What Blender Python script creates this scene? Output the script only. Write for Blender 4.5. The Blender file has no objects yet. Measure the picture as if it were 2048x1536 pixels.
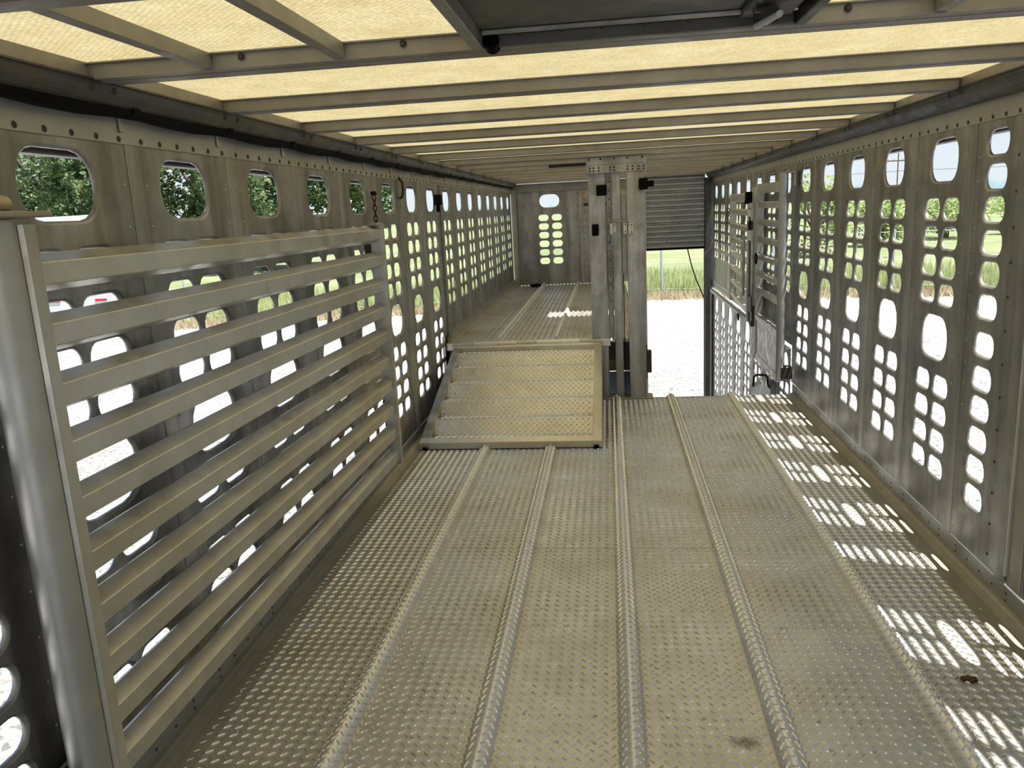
import bpy, bmesh, math, random
from math import sin, cos, pi, radians
from mathutils import Vector, Matrix

random.seed(7)
S = bpy.context.scene
COL = S.collection

# ------------------------------------------------------------------ camera
H = 1.369
YAW, PITCH, ROLL = 0.1279, 0.2130, -0.0518
fw = Vector((-sin(YAW) * cos(PITCH), cos(YAW) * cos(PITCH), -sin(PITCH)))
r0 = Vector((cos(YAW), sin(YAW), 0))
u0 = r0.cross(fw)
rt = r0 * cos(ROLL) + u0 * sin(ROLL)
up = rt.cross(fw)
cam = bpy.data.objects.new('camera', bpy.data.cameras.new('camera'))
cam.data.sensor_width = 36.0
cam.data.lens = 1590.33 * 36 / 2048
cam.data.clip_start = 0.02
cam.data.clip_end = 3000
cam.matrix_world = Matrix((
    (rt.x, up.x, -fw.x, 0), (rt.y, up.y, -fw.y, 0), (rt.z, up.z, -fw.z, H), (0, 0, 0, 1)))
COL.objects.link(cam)
S.camera = cam

# ------------------------------------------------------------------ sky, sun, exposure
SUN = Vector((0.325, -0.11, 1.0)).normalized()
W = bpy.data.worlds.new('sky')
S.world = W
W.use_nodes = True
wn = W.node_tree
wn.nodes.clear()
wo = wn.nodes.new('ShaderNodeOutputWorld')
bg = wn.nodes.new('ShaderNodeBackground')
# clear summer sky: pale towards the horizon, bluer overhead, the same all round
tc = wn.nodes.new('ShaderNodeTexCoord')
sx = wn.nodes.new('ShaderNodeSeparateXYZ')
wn.links.new(tc.outputs['Generated'], sx.inputs[0])
cr = wn.nodes.new('ShaderNodeValToRGB')
els = cr.color_ramp.elements
els[0].position, els[0].color = 0.0, (.82, .90, .95, 1)
els[1].position, els[1].color = 1.0, (.30, .50, .86, 1)
e2 = els.new(.18); e2.color = (.72, .85, .96, 1)
wn.links.new(sx.outputs['Z'], cr.inputs[0])
wn.links.new(cr.outputs[0], bg.inputs[0])
bg.inputs[1].default_value = 0.325
wn.links.new(bg.outputs[0], wo.inputs[0])
sl = bpy.data.lights.new('sun', 'SUN')
sl.energy = 4.8
sl.angle = radians(0.55)
sl.color = (1.0, 0.97, 0.92)
so = bpy.data.objects.new('sun', sl)
so.rotation_euler = (-SUN).to_track_quat('-Z', 'Y').to_euler()
so.location = (20, -8, 60)
COL.objects.link(so)
S.view_settings.view_transform = 'Standard'
S.view_settings.look = 'None'
S.view_settings.gamma = 1
S.view_settings.use_curve_mapping = False
S.view_settings.exposure = 1.6
S.cycles.max_bounces = 14
S.cycles.diffuse_bounces = 8
S.cycles.glossy_bounces = 6
S.cycles.transmission_bounces = 8
S.cycles.sample_clamp_indirect = 6
S.cycles.caustics_reflective = False
S.cycles.caustics_refractive = False
S.cycles.use_denoising = True

# ------------------------------------------------------------------ materials
def mk(name):
    m = bpy.data.materials.new(name)
    m.use_nodes = True
    nt = m.node_tree
    return m, nt, nt.nodes['Principled BSDF']

def noise(nt, scale, detail=4, rough=.6, stretch=None):
    g = nt.nodes.new('ShaderNodeNewGeometry')
    n = nt.nodes.new('ShaderNodeTexNoise')
    n.inputs['Scale'].default_value = scale
    n.inputs['Detail'].default_value = detail
    n.inputs['Roughness'].default_value = rough
    if stretch:
        mp = nt.nodes.new('ShaderNodeVectorMath')
        mp.operation = 'MULTIPLY'
        mp.inputs[1].default_value = stretch
        nt.links.new(g.outputs['Position'], mp.inputs[0])
        nt.links.new(mp.outputs[0], n.inputs['Vector'])
    else:
        nt.links.new(g.outputs['Position'], n.inputs['Vector'])
    return n.outputs[0]

def ramp(nt, fac, stops):
    r = nt.nodes.new('ShaderNodeValToRGB')
    e = r.color_ramp.elements
    while len(e) > 1:
        e.remove(e[0])
    e[0].position, e[0].color = stops[0][0], (*stops[0][1], 1)
    for p, c in stops[1:]:
        x = e.new(p)
        x.color = (*c, 1)
    nt.links.new(fac, r.inputs[0])
    return r.outputs[0]

def mixc(nt, fac, a, b, mode='MIX'):
    m = nt.nodes.new('ShaderNodeMix')
    m.data_type = 'RGBA'
    m.blend_type = mode
    if isinstance(fac, (int, float)):
        m.inputs[0].default_value = fac
    else:
        nt.links.new(fac, m.inputs[0])
    for i, v in ((6, a), (7, b)):
        if isinstance(v, tuple):
            m.inputs[i].default_value = (*v, 1)
        else:
            nt.links.new(v, m.inputs[i])
    return m.outputs[2]

def metal(name, c0, c1, met=.55, rough=.5, stain=None, stain_at=(.55, .72), streak=False, bump=.08, sscale=1.6):
    m, nt, b = mk(name)
    col = ramp(nt, noise(nt, 5.5, 5, .65), [(.3, c0), (.7, c1)])
    if stain:
        f = ramp(nt, noise(nt, sscale, 6, .7), [(stain_at[0], (0, 0, 0)), (stain_at[1], (1, 1, 1))])
        col = mixc(nt, f, col, stain)
    if streak:
        f2 = ramp(nt, noise(nt, 9, 4, .6, (1, 1, .12)), [(.40, (.70, .69, .67)), (.64, (1.18, 1.18, 1.18))])
        col = mixc(nt, 1.0, col, f2, 'MULTIPLY')
    nt.links.new(col, b.inputs['Base Color'])
    b.inputs['Metallic'].default_value = met
    rr = ramp(nt, noise(nt, 14, 3), [(.3, (rough - .1,) * 3), (.7, (rough + .12,) * 3)])
    nt.links.new(rr, b.inputs['Roughness'])
    if bump:
        bm_ = nt.nodes.new('ShaderNodeBump')
        bm_.inputs['Strength'].default_value = bump
        bm_.inputs['Distance'].default_value = .002
        nt.links.new(noise(nt, 160, 3), bm_.inputs['Height'])
        nt.links.new(bm_.outputs[0], b.inputs['Normal'])
    return m

def plain(name, c, met=0, rough=.6):
    m, nt, b = mk(name)
    col = ramp(nt, noise(nt, 18, 3), [(.3, tuple(x * .85 for x in c)), (.7, tuple(min(1, x * 1.12) for x in c))])
    nt.links.new(col, b.inputs['Base Color'])
    b.inputs['Metallic'].default_value = met
    b.inputs['Roughness'].default_value = rough
    return m

M = {}
M['wall'] = metal('weathered_wall_aluminium', (.27, .27, .267), (.40, .395, .385), .80, .40, (.26, .235, .195), (.52, .75), True)
M['post'] = metal('pale_post_aluminium', (.34, .34, .33), (.44, .435, .42), .72, .42, (.31, .285, .24), (.55, .8), True)
M['strip'] = metal('top_strip_aluminium', (.38, .375, .36), (.47, .465, .45), .6, .46, (.33, .30, .25), (.5, .8))
M['kick'] = metal('kick_strip_aluminium', (.38, .39, .395), (.46, .465, .46), .65, .42, (.31, .285, .235), (.55, .8))
M['curb'] = metal('dusty_curb_aluminium', (.37, .355, .315), (.45, .435, .39), .5, .48, (.31, .275, .215), (.45, .7))
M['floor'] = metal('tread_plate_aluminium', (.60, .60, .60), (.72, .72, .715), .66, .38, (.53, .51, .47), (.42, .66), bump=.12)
M['lug'] = metal('worn_tread_lugs', (.80, .80, .79), (.90, .90, .89), .82, .27, (.74, .71, .66), (.45, .7), bump=0)
M['deck'] = metal('grooved_deck_aluminium', (.50, .49, .47), (.60, .59, .57), .75, .40, (.36, .32, .26), (.48, .72))
M['gate'] = metal('gate_slat_aluminium', (.50, .50, .49), (.63, .625, .61), .80, .38, (.46, .42, .335), (.48, .72), bump=.12)
M['tube'] = metal('gate_tube_aluminium', (.38, .385, .385), (.48, .48, .47), .7, .42, (.34, .315, .265), (.55, .8), bump=.06)
M['ramp'] = metal('ramp_plate_aluminium', (.68, .67, .63), (.80, .79, .75), .8, .36, (.66, .60, .48), (.40, .66))
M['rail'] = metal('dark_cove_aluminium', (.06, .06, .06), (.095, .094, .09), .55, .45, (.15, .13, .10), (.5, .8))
M['bow'] = metal('roof_bow_metal', (.26, .25, .225), (.33, .32, .29), .45, .48, (.24, .205, .15), (.45, .75))
M['divider'] = metal('divider_aluminium', (.38, .378, .37), (.48, .475, .46), .7, .42, (.34, .31, .25), (.5, .8), True)
M['steel'] = metal('roll_door_steel', (.30, .31, .32), (.40, .41, .42), .6, .42, (.25, .23, .2), (.5, .8))
M['bright'] = metal('clean_and_sunlit_aluminium', (.62, .63, .64), (.78, .78, .77), .25, .5)  # also carries painted sunlight on the upright channel and the door slit
M['lowwall_lit'] = metal('lit_lower_wall_aluminium', (.36, .36, .37), (.50, .50, .51), .5, .45, (.28, .27, .25), (.5, .75), True)  # wall metal lightened to carry light bounced off the gravel
M['panelb'] = plain('tan_painted_plate', (.52, .44, .31), .1, .6)
M['blue'] = plain('blue_grey_plate', (.24, .30, .38), .3, .5)
M['black'] = plain('black_rubber', (.004, .004, .005), 0, .7)
M['dark'] = plain('dark_bolt_steel', (.06, .052, .045), .4, .55)
for k_ in ('black',):
    M[k_].node_tree.nodes['Principled BSDF'].inputs['Specular IOR Level'].default_value = .08
M['rust'] = plain('rusty_chain_steel', (.075, .035, .028), .3, .75)
M['rivet'] = metal('rivet_heads', (.42, .41, .38), (.5, .49, .46), .6, .4, bump=0)
M['hatch'] = metal('dull_hatch_aluminium', (.085, .085, .078), (.13, .128, .118), .5, .5, (.08, .07, .05), (.5, .8))
M['clod'] = plain('dried_mud', (.12, .065, .035), 0, .95)
M['white'] = plain('white_painted_body', (.85, .86, .87), 0, .4)
M['red'] = plain('red_reflective_tape', (.7, .02, .04), 0, .4)
M['tyre'] = plain('tyre_rubber', (.03, .03, .03), 0, .8)
M['bark'] = plain('tree_bark', (.12, .085, .06), 0, .9)
M['wood'] = plain('weathered_pole_wood', (.16, .12, .09), 0, .9)
M['galv'] = plain('galvanised_post', (.42, .46, .50), .3, .5)

# floor plate dark stains of spilled muck (wear with a shape of its own)
def stain_on(mat, spots):
    nt = mat.node_tree
    b = nt.nodes['Principled BSDF']
    lk = b.inputs['Base Color'].links[0]
    col = lk.from_socket
    for (x, y, r, c) in spots:
        g = nt.nodes.new('ShaderNodeNewGeometry')
        mp = nt.nodes.new('ShaderNodeVectorMath'); mp.operation = 'SUBTRACT'
        mp.inputs[1].default_value = (x, y, 0)
        nt.links.new(g.outputs['Position'], mp.inputs[0])
        s2 = nt.nodes.new('ShaderNodeVectorMath'); s2.operation = 'MULTIPLY'
        s2.inputs[1].default_value = (1 / r, 1.6 / r, 0)
        nt.links.new(mp.outputs[0], s2.inputs[0])
        ln = nt.nodes.new('ShaderNodeVectorMath'); ln.operation = 'LENGTH'
        nt.links.new(s2.outputs[0], ln.inputs[0])
        ad = nt.nodes.new('ShaderNodeMath'); ad.operation = 'ADD'
        nt.links.new(ln.outputs['Value'], ad.inputs[0])
        ns = nt.nodes.new('ShaderNodeMath'); ns.operation = 'MULTIPLY'
        nt.links.new(noise(nt, 30, 5, .7), ns.inputs[0]); ns.inputs[1].default_value = 1.1
        nt.links.new(ns.outputs[0], ad.inputs[1])
        f = ramp(nt, ad.outputs[0], [(.62, (.75, .75, .75)), (.98, (0, 0, 0))])
        col = mixc(nt, f, col, c)
    nt.links.new(col, b.inputs['Base Color'])
for k_ in ('floor', 'lug'):
    stain_on(M[k_], [(.32, 1.86, .12, (.10, .07, .045)), (.12, 1.74, .06, (.13, .09, .06))])

def lit_worn_tops(mat, z0, z1, c):
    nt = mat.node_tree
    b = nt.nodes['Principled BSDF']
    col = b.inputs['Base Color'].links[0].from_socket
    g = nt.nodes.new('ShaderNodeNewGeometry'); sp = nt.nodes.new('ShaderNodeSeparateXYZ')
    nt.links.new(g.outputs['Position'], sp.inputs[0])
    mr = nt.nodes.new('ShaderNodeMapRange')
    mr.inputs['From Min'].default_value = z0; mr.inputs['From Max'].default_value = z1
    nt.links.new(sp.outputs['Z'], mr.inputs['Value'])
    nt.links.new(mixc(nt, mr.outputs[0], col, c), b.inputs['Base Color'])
lit_worn_tops(M['floor'], .006, .024, (.86, .86, .87))  # light caught on rib tops put into the colour, along with polished wear

# translucent fibreglass roof
m, nt, b = mk('yellowed_fibreglass')
nt.nodes.remove(b)
out = nt.nodes['Material Output']
tr = nt.nodes.new('ShaderNodeBsdfTranslucent')
df = nt.nodes.new('ShaderNodeBsdfDiffuse')
mx = nt.nodes.new('ShaderNodeMixShader')
w1 = noise(nt, 9, 6, .7)
c1 = ramp(nt, w1, [(.3, (.66, .53, .27)), (.7, (.80, .70, .42))])
w2 = noise(nt, 140, 2, .5, (1, 1, 1))
c2 = ramp(nt, w2, [(.35, (.86, .85, .82)), (.65, (1.08, 1.08, 1.06))])
wv = nt.nodes.new('ShaderNodeTexWave')
gg = nt.nodes.new('ShaderNodeNewGeometry')
nt.links.new(gg.outputs['Position'], wv.inputs['Vector'])
wv.inputs['Scale'].default_value = 38
wv.inputs['Distortion'].default_value = 1.5
wv.bands_direction = 'DIAGONAL'
c3 = ramp(nt, wv.outputs[0], [(.2, (.93, .93, .93)), (.8, (1.04, 1.04, 1.04))])
cc = mixc(nt, 1.0, mixc(nt, 1.0, c1, c2, 'MULTIPLY'), c3, 'MULTIPLY')
nt.links.new(cc, tr.inputs[0])
nt.links.new(cc, df.inputs[0])
mx.inputs[0].default_value = .225
nt.links.new(df.outputs[0], mx.inputs[1])
nt.links.new(tr.outputs[0], mx.inputs[2])
nt.links.new(mx.outputs[0], out.inputs[0])
M['roof'] = m

def leafmat(name, a, b_, c_):
    m, nt, b = mk(name)
    nt.nodes.remove(b)
    o = nt.nodes['Material Output']
    col = ramp(nt, noise(nt, .9, 5, .7), [(.3, a), (.5, b_), (.72, c_)])
    d = nt.nodes.new('ShaderNodeBsdfDiffuse'); t = nt.nodes.new('ShaderNodeBsdfTranslucent')
    x = nt.nodes.new('ShaderNodeMixShader'); x.inputs[0].default_value = .35
    for s_ in (d, t):
        nt.links.new(col, s_.inputs[0])
    nt.links.new(d.outputs[0], x.inputs[1]); nt.links.new(t.outputs[0], x.inputs[2])
    nt.links.new(x.outputs[0], o.inputs[0])
    return m
M['leaf'] = leafmat('tree_leaves', (.04, .075, .045), (.17, .24, .12), (.46, .52, .30))
M['leafy'] = leafmat('bush_leaves', (.22, .28, .12), (.34, .42, .18), (.50, .55, .27))
M['grassb'] = leafmat('field_grass', (.36, .43, .19), (.50, .54, .27), (.64, .62, .38))
M['dry'] = leafmat('dry_grass', (.42, .32, .22), (.54, .45, .31), (.62, .55, .40))

def groundmat():
    m, nt, b = mk('gravel_and_field')
    g = nt.nodes.new('ShaderNodeNewGeometry')
    sp = nt.nodes.new('ShaderNodeSeparateXYZ')
    nt.links.new(g.outputs['Position'], sp.inputs[0])
    vor = nt.nodes.new('ShaderNodeTexVoronoi'); vor.inputs['Scale'].default_value = 22
    nt.links.new(g.outputs['Position'], vor.inputs['Vector'])
    col = ramp(nt, vor.outputs['Color'], [(.0, (.06, .06, .06)), (.25, (.19, .187, .183)), (.5, (.30, .295, .29)), (.95, (.44, .435, .43))])
    lo = ramp(nt, noise(nt, .35, 6, .65), [(.35, (.86, .80, .72)), (.6, (1.05, 1.05, 1.06))])
    col = mixc(nt, 1.0, col, lo, 'MULTIPLY')
    nt.links.new(col, b.inputs['Base Color'])
    b.inputs['Roughness'].default_value = .95
    bm_ = nt.nodes.new('ShaderNodeBump'); bm_.inputs['Strength'].default_value = .6; bm_.inputs['Distance'].default_value = .03
    nt.links.new(vor.outputs['Distance'], bm_.inputs['Height']); nt.links.new(bm_.outputs[0], b.inputs['Normal'])
    return m
M['gravel'] = groundmat()
def fieldmat():
    m, nt, b = mk('green_field')
    col = ramp(nt, noise(nt, .16, 8, .75), [(.3, (.10, .13, .055)), (.5, (.16, .185, .085)), (.7, (.24, .235, .125))])
    c2 = ramp(nt, noise(nt, 5, 5, .7), [(.3, (.7, .7, .7)), (.7, (1.2, 1.2, 1.15))])
    nt.links.new(mixc(nt, 1.0, col, c2, 'MULTIPLY'), b.inputs['Base Color'])
    b.inputs['Roughness'].default_value = 1
    return m
M['field'] = fieldmat()
M['haze'] = plain('hazy_blue_woods', (.12, .17, .19), 0, 1)  # haze of distance put into the blue colour of the woods

# ------------------------------------------------------------------ mesh helpers
class MB:
    def __init__(s):
        s.v = []; s.f = []; s.sm = []
    def add(s, vs, fs, smooth=False):
        o = len(s.v)
        s.v += [tuple(p) for p in vs]
        s.f += [tuple(i + o for i in f) for f in fs]
        s.sm += [smooth] * len(fs)
    def box(s, a, b, bev=0.0):
        (x0, y0, z0), (x1, y1, z1) = [tuple(map(min, zip(a, b))), tuple(map(max, zip(a, b)))]
        c = min(bev, (x1 - x0) * .45, (y1 - y0) * .45, (z1 - z0) * .45)
        if c <= 0:
            s.add([(x0, y0, z0), (x1, y0, z0), (x1, y1, z0), (x0, y1, z0), (x0, y0, z1), (x1, y0, z1), (x1, y1, z1), (x0, y1, z1)],
                  [(0, 3, 2, 1), (4, 5, 6, 7), (0, 1, 5, 4), (1, 2, 6, 5), (2, 3, 7, 6), (3, 0, 4, 7)])
            return
        vs = []; idx = {}
        for ix, X in enumerate((x0, x1)):
            for iy, Y in enumerate((y0, y1)):
                for iz, Z in enumerate((z0, z1)):
                    sx, sy, sz = (1, -1)[ix], (1, -1)[iy], (1, -1)[iz]
                    for ax in range(3):
                        p = [X + (sx * c if ax != 0 else 0), Y + (sy * c if ax != 1 else 0), Z + (sz * c if ax != 2 else 0)]
                        idx[(ix, iy, iz, ax)] = len(vs); vs.append(p)
        fs = []
        for ax in range(3):
            for sd in (0, 1):
                q = []
                for (p, r) in ((0, 0), (1, 0), (1, 1), (0, 1)):
                    k = [p, r]; k.insert(ax, sd)
                    q.append(idx[(*k, ax)])
                fs.append(tuple(q if (sd == 1) ^ (ax == 1) else q[::-1]))
        for ax in range(3):
            o1, o2 = [i for i in range(3) if i != ax]
            for p in (0, 1):
                for r in (0, 1):
                    k0 = [0, 0, 0]; k1 = [0, 0, 0]
                    k0[o1] = k1[o1] = p; k0[o2] = k1[o2] = r; k1[ax] = 1
                    fs.append((idx[(*k0, o1)], idx[(*k1, o1)], idx[(*k1, o2)], idx[(*k0, o2)]))
        for ix in (0, 1):
            for iy in (0, 1):
                for iz in (0, 1):
                    fs.append((idx[(ix, iy, iz, 0)], idx[(ix, iy, iz, 1)], idx[(ix, iy, iz, 2)]))
        s.add(vs, fs)
    def extrude(s, prof, p0, p1, ax_u, ax_v, closed=True, caps=True, smooth=False):
        """profile points (u,v) swept from p0 to p1"""
        p0, p1, U, V = Vector(p0), Vector(p1), Vector(ax_u), Vector(ax_v)
        n = len(prof)
        vs = [p0 + U * a + V * b for a, b in prof] + [p1 + U * a + V * b for a, b in prof]
        fs = [(i, (i + 1) % n, (i + 1) % n + n, i + n) for i in range(n if closed else n - 1)]
        s.add(vs, fs, smooth)
        if caps and closed:
            s.add(vs, [tuple(range(n))[::-1], tuple(range(n, 2 * n))])
    def tube(s, pts, r, n=10, caps=True, smooth=True):
        pts = [Vector(p) for p in pts]
        rings = []
        prev = None
        for i, p in enumerate(pts):
            t = (pts[min(i + 1, len(pts) - 1)] - pts[max(i - 1, 0)]).normalized()
            a = prev if prev is not None else (Vector((0, 0, 1)) if abs(t.z) < .9 else Vector((1, 0, 0)))
            a = (a - t * a.dot(t)).normalized(); prev = a
            b = t.cross(a)
            rr = r[i] if isinstance(r, (list, tuple)) else r
            rings.append([p + (a * cos(2 * pi * k / n) + b * sin(2 * pi * k / n)) * rr for k in range(n)])
        vs = [v for g in rings for v in g]
        fs = []
        for i in range(len(pts) - 1):
            for k in range(n):
                fs.append((i * n + k, i * n + (k + 1) % n, (i + 1) * n + (k + 1) % n, (i + 1) * n + k))
        s.add(vs, fs, smooth)
        if caps:
            s.add(vs, [tuple(range(n))[::-1], tuple(range(len(vs) - n, len(vs)))])
    def dome(s, c, nrm, r, h, n=8):
        c = Vector(c); N = Vector(nrm).normalized()
        a = Vector((0, 0, 1)) if abs(N.z) < .9 else Vector((1, 0, 0))
        a = (a - N * a.dot(N)).normalized(); b = N.cross(a)
        vs = [c + (a * cos(2 * pi * k / n) + b * sin(2 * pi * k / n)) * r for k in range(n)]
        vs += [c + N * h * .7 + (a * cos(2 * pi * k / n) + b * sin(2 * pi * k / n)) * r * .7 for k in range(n)]
        vs += [c + N * h]
        fs = [(k, (k + 1) % n, (k + 1) % n + n, k + n) for k in range(n)] + [(k + n, (k + 1) % n + n, 2 * n) for k in range(n)]
        s.add(vs, fs, True)
    def mesh(s, name):
        me = bpy.data.meshes.new(name)
        me.from_pydata(s.v, [], s.f)
        me.polygons.foreach_set('use_smooth', s.sm)
        me.update()
        return me
    def build(s, name, mat, parent=None, loc=None, recalc=True):
        me = s.mesh(name)
        if recalc:
            bm = bmesh.new(); bm.from_mesh(me)
            bmesh.ops.recalc_face_normals(bm, faces=bm.faces)
            bm.to_mesh(me); bm.free()
        me.materials.append(M[mat] if isinstance(mat, str) else mat)
        return put(name, me, parent, loc)

def put(name, me, parent=None, loc=None):
    o = bpy.data.objects.new(name, me)
    COL.objects.link(o)
    if parent is not None:
        o.parent = parent
    if loc:
        o.location = loc
    return o

def empty(name, loc=(0, 0, 0), label=None, cat=None, group=None, kind=None, rz=0):
    o = bpy.data.objects.new(name, None)
    o.empty_display_size = .1
    o.location = loc
    o.rotation_euler = (0, 0, rz)
    COL.objects.link(o)
    return tag(o, label, cat, group, kind)

def tag(o, label=None, cat=None, group=None, kind=None):
    if label: o['label'] = label
    if cat: o['category'] = cat
    if group: o['group'] = group
    if kind: o['kind'] = kind
    return o

def struct(name, label):
    return empty(name, (0, 0, 0), label, None, None, 'structure')

def stuff(o):
    o['kind'] = 'stuff'
    return o

# ------------------------------------------------------------------ dimensions
XL, XR = -1.2155, 1.2842
Y0, YF, YB = -1.9, 5.70, 10.30           # behind the camera, end of near floor, rear wall
ZT, ZB = 1.585, .069                      # panel top / bottom edge
PIT, SL, SR = .55, 2.035, 3.1202
ZU = .43                                  # raised deck
ZG = -2.0                                 # ground outside

# ------------------------------------------------------------------ FLOOR
RIBS = [-.750, -.365, .032, .420, .842]
RW, RH = .039, .031
def prof(x):
    z = 0.
    for c in RIBS:
        d = abs(x - c)
        if d < RW:
            t = 1 - d / RW
            z = RH * (t * t * (3 - 2 * t)) ** .8
    return z
xs = [-1.157]
x = -1.157
while x < 1.215:
    near = min(abs(x - c) for c in RIBS)
    x += .004 if near < RW + .005 else min(.05, max(.004, near - RW))
    xs.append(min(x, 1.215))
# arc-length table so that the lugs follow the ribs
arc = [0.]
for i in range(1, len(xs)):
    arc.append(arc[-1] + math.hypot(xs[i] - xs[i - 1], prof(xs[i]) - prof(xs[i - 1])))
def at_arc(s_):
    lo, hi = 0, len(arc) - 1
    s_ = min(max(s_, 0), arc[-1] - 1e-6)
    while hi - lo > 1:
        md = (lo + hi) // 2
        if arc[md] <= s_: lo = md
        else: hi = md
    t = (s_ - arc[lo]) / (arc[hi] - arc[lo])
    dx, dz = xs[hi] - xs[lo], prof(xs[hi]) - prof(xs[lo])
    l = math.hypot(dx, dz)
    return xs[lo] + dx * t, prof(xs[lo]) + dz * t, -dz / l, dx / l

floor = struct('floor', 'aluminium tread plate floor with five raised lengthwise ribs')
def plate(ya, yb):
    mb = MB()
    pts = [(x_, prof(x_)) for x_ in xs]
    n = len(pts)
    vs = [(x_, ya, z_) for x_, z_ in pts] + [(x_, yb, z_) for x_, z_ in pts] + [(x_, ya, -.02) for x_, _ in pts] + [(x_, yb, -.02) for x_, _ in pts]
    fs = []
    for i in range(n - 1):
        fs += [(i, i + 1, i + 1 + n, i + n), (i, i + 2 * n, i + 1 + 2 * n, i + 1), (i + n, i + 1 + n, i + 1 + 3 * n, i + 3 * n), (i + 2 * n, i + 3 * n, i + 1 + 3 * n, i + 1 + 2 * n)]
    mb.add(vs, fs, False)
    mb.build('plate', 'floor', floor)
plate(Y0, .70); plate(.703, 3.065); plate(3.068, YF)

def lugs(frame, su, sv, name, mat, parent, P=.035, L=.0130, Wd=.0031, Hh=.0044, skip=None):
    """frame(s,t) -> point, normal ; lens-shaped tread lugs in two crossing directions"""
    mb = MB()
    V = []; F = []
    j = 0
    t = sv[0]
    while t < sv[1]:
        i = 0
        s_ = su[0] + (j % 2) * P / 2
        k = 0
        while s_ < su[1]:
            a = radians(41) if (j % 2 == 0) else radians(-41)
            ca, sa = cos(a), sin(a)
            if not (skip and skip(s_, t)):
                o = len(V)
                for (p, q, h) in ((-L, 0, 0), (-L * .45, -Wd, 0), (L * .45, -Wd, 0), (L, 0, 0), (L * .45, Wd, 0), (-L * .45, Wd, 0), (-L * .55, 0, Hh), (L * .55, 0, Hh)):
                    P_, N_ = frame(s_ + p * ca - q * sa, t + p * sa + q * ca)
                    V.append((P_[0] + N_[0] * (h - .0002), P_[1] + N_[1] * (h - .0002), P_[2] + N_[2] * (h - .0002)))
                F += [(o, o + 1, o + 6), (o + 1, o + 2, o + 7, o + 6), (o + 2, o + 3, o + 7), (o + 3, o + 4, o + 7), (o + 4, o + 5, o + 6, o + 7), (o + 5, o, o + 6)]
            s_ += P
            k += 1
        t += P / 2
        j += 1
    mb.v = V; mb.f = F; mb.sm = [False] * len(F)
    ob = mb.build(name, mat, parent, recalc=False)
    return stuff(ob)
def ff(s_, t):
    x_, z_, nx, nz = at_arc(s_)
    return (x_, t, z_), (nx, 0, nz)
lugs(ff, (.03, arc[-1] - .03), (1.30, YF - .01), 'tread_lug', 'lug', floor)

mb = MB()
for k in range(-2, 9):
    for dy in (0, .115):
        yy = 1.84 + k * .60 + dy
        if yy > YF - .03 or yy < 1.2: continue
        for a, b_ in zip([-1.157] + RIBS, RIBS + [1.215]):
            if b_ - a < .2: continue
            for t in (.25, .5, .75):
                mb.dome((a + (b_ - a) * t, yy, 0), (0, 0, 1), .0055, .0035, 8)
stuff(mb.build('floor_rivet', 'rivet', floor, recalc=False))
mb = MB(); mb.box((-1.157, YF, -.14), (1.215, YF + .006, .001)); mb.box((-1.2, YF - .03, -.14), (1.25, YF, -.021))
mb.build('floor_edge', 'kick', floor)

# kick strips and curbs on both sides
def side(sgn, X, ya, yb, no):
    e = struct('trim_%d' % no, 'dusty curved aluminium curb between %s wall and floor' % ('left' if sgn < 0 else 'right'))
    mb = MB()
    pr_ = [(0, .0), (.0, .015), (.010, .015), (.018, .0135), (.026, .010), (.045, .0045), (.058, .0016), (.060, .0026), (.115, .0026), (.116, 0)]
    mb.extrude(pr_, (X, ya, 0), (X, yb, 0), (-sgn, 0, 0), (0, 0, 1))
    mb.build('curb', 'curb', e)
    mb = MB(); y = ya
    k = 0
    while y < yb:
        mb.dome((X - sgn * .088, y + (0.11 if k % 2 else 0), .0022), (0, 0, 1), .0045, .003, 8); y += .28; k += 1
    stuff(mb.build('curb_rivet', 'bright', e, recalc=False))
    return e
side(-1, XL, Y0, YF, 1)
side(1, XR, Y0, YF, 2)

# ------------------------------------------------------------------ perforated wall panels
def rrect(cy, cz, w, h, r, n=4):
    pts = []
    for (sx, sz, a0) in ((1, 1, 0), (-1, 1, 90), (-1, -1, 180), (1, -1, 270)):
        for k in range(n + 1):
            a = radians(a0 + 90 * k / n)
            pts.append((cy + sx * (w / 2 - r) + r * cos(a), cz + sz * (h / 2 - r) + r * sin(a)))
    return pts

def panel_mesh(name, w, z0, z1, holes, mat, sgn=1, bead=.009, deep=.0125):
    """sheet in the (y,z) plane, inner face towards +x*sgn, hole rims turned outwards"""
    bm = bmesh.new()
    vs = [bm.verts.new((0, a, b)) for a, b in ((0, z0), (w, z0), (w, z1), (0, z1))]
    edges = [bm.edges.new((vs[i], vs[(i + 1) % 4])) for i in range(4)]
    rings = []
    for (cy, cz, hw, hh, r) in holes:
        o = [bm.verts.new((0, a, b)) for a, b in rrect(cy, cz, hw + 2 * bead, hh + 2 * bead, r + bead)]
        edges += [bm.edges.new((o[i], o[(i + 1) % len(o)])) for i in range(len(o))]
        rings.append((o, (cy, cz, hw, hh, r)))
    bmesh.ops.triangle_fill(bm, use_beauty=True, use_dissolve=False, edges=edges)
    for f in bm.faces:
        f.smooth = False
    for o, (cy, cz, hw, hh, r) in rings:
        prev = o
        for (g, d) in ((bead * .55, .0022), (bead * .18, .005), (0, .008), (0, deep)):
            cur = [bm.verts.new((-sgn * d, a, b)) for a, b in rrect(cy, cz, hw + 2 * g, hh + 2 * g, r + g)]
            n = len(cur)
            for i in range(n):
                f = bm.faces.new((prev[i], prev[(i + 1) % n], cur[(i + 1) % n], cur[i]))
                f.smooth = True
            prev = cur
    bmesh.ops.recalc_face_normals(bm, faces=bm.faces)
    me = bpy.data.meshes.new(name)
    bm.to_mesh(me); bm.free()
    me.materials.append(M[mat])
    return me

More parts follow.
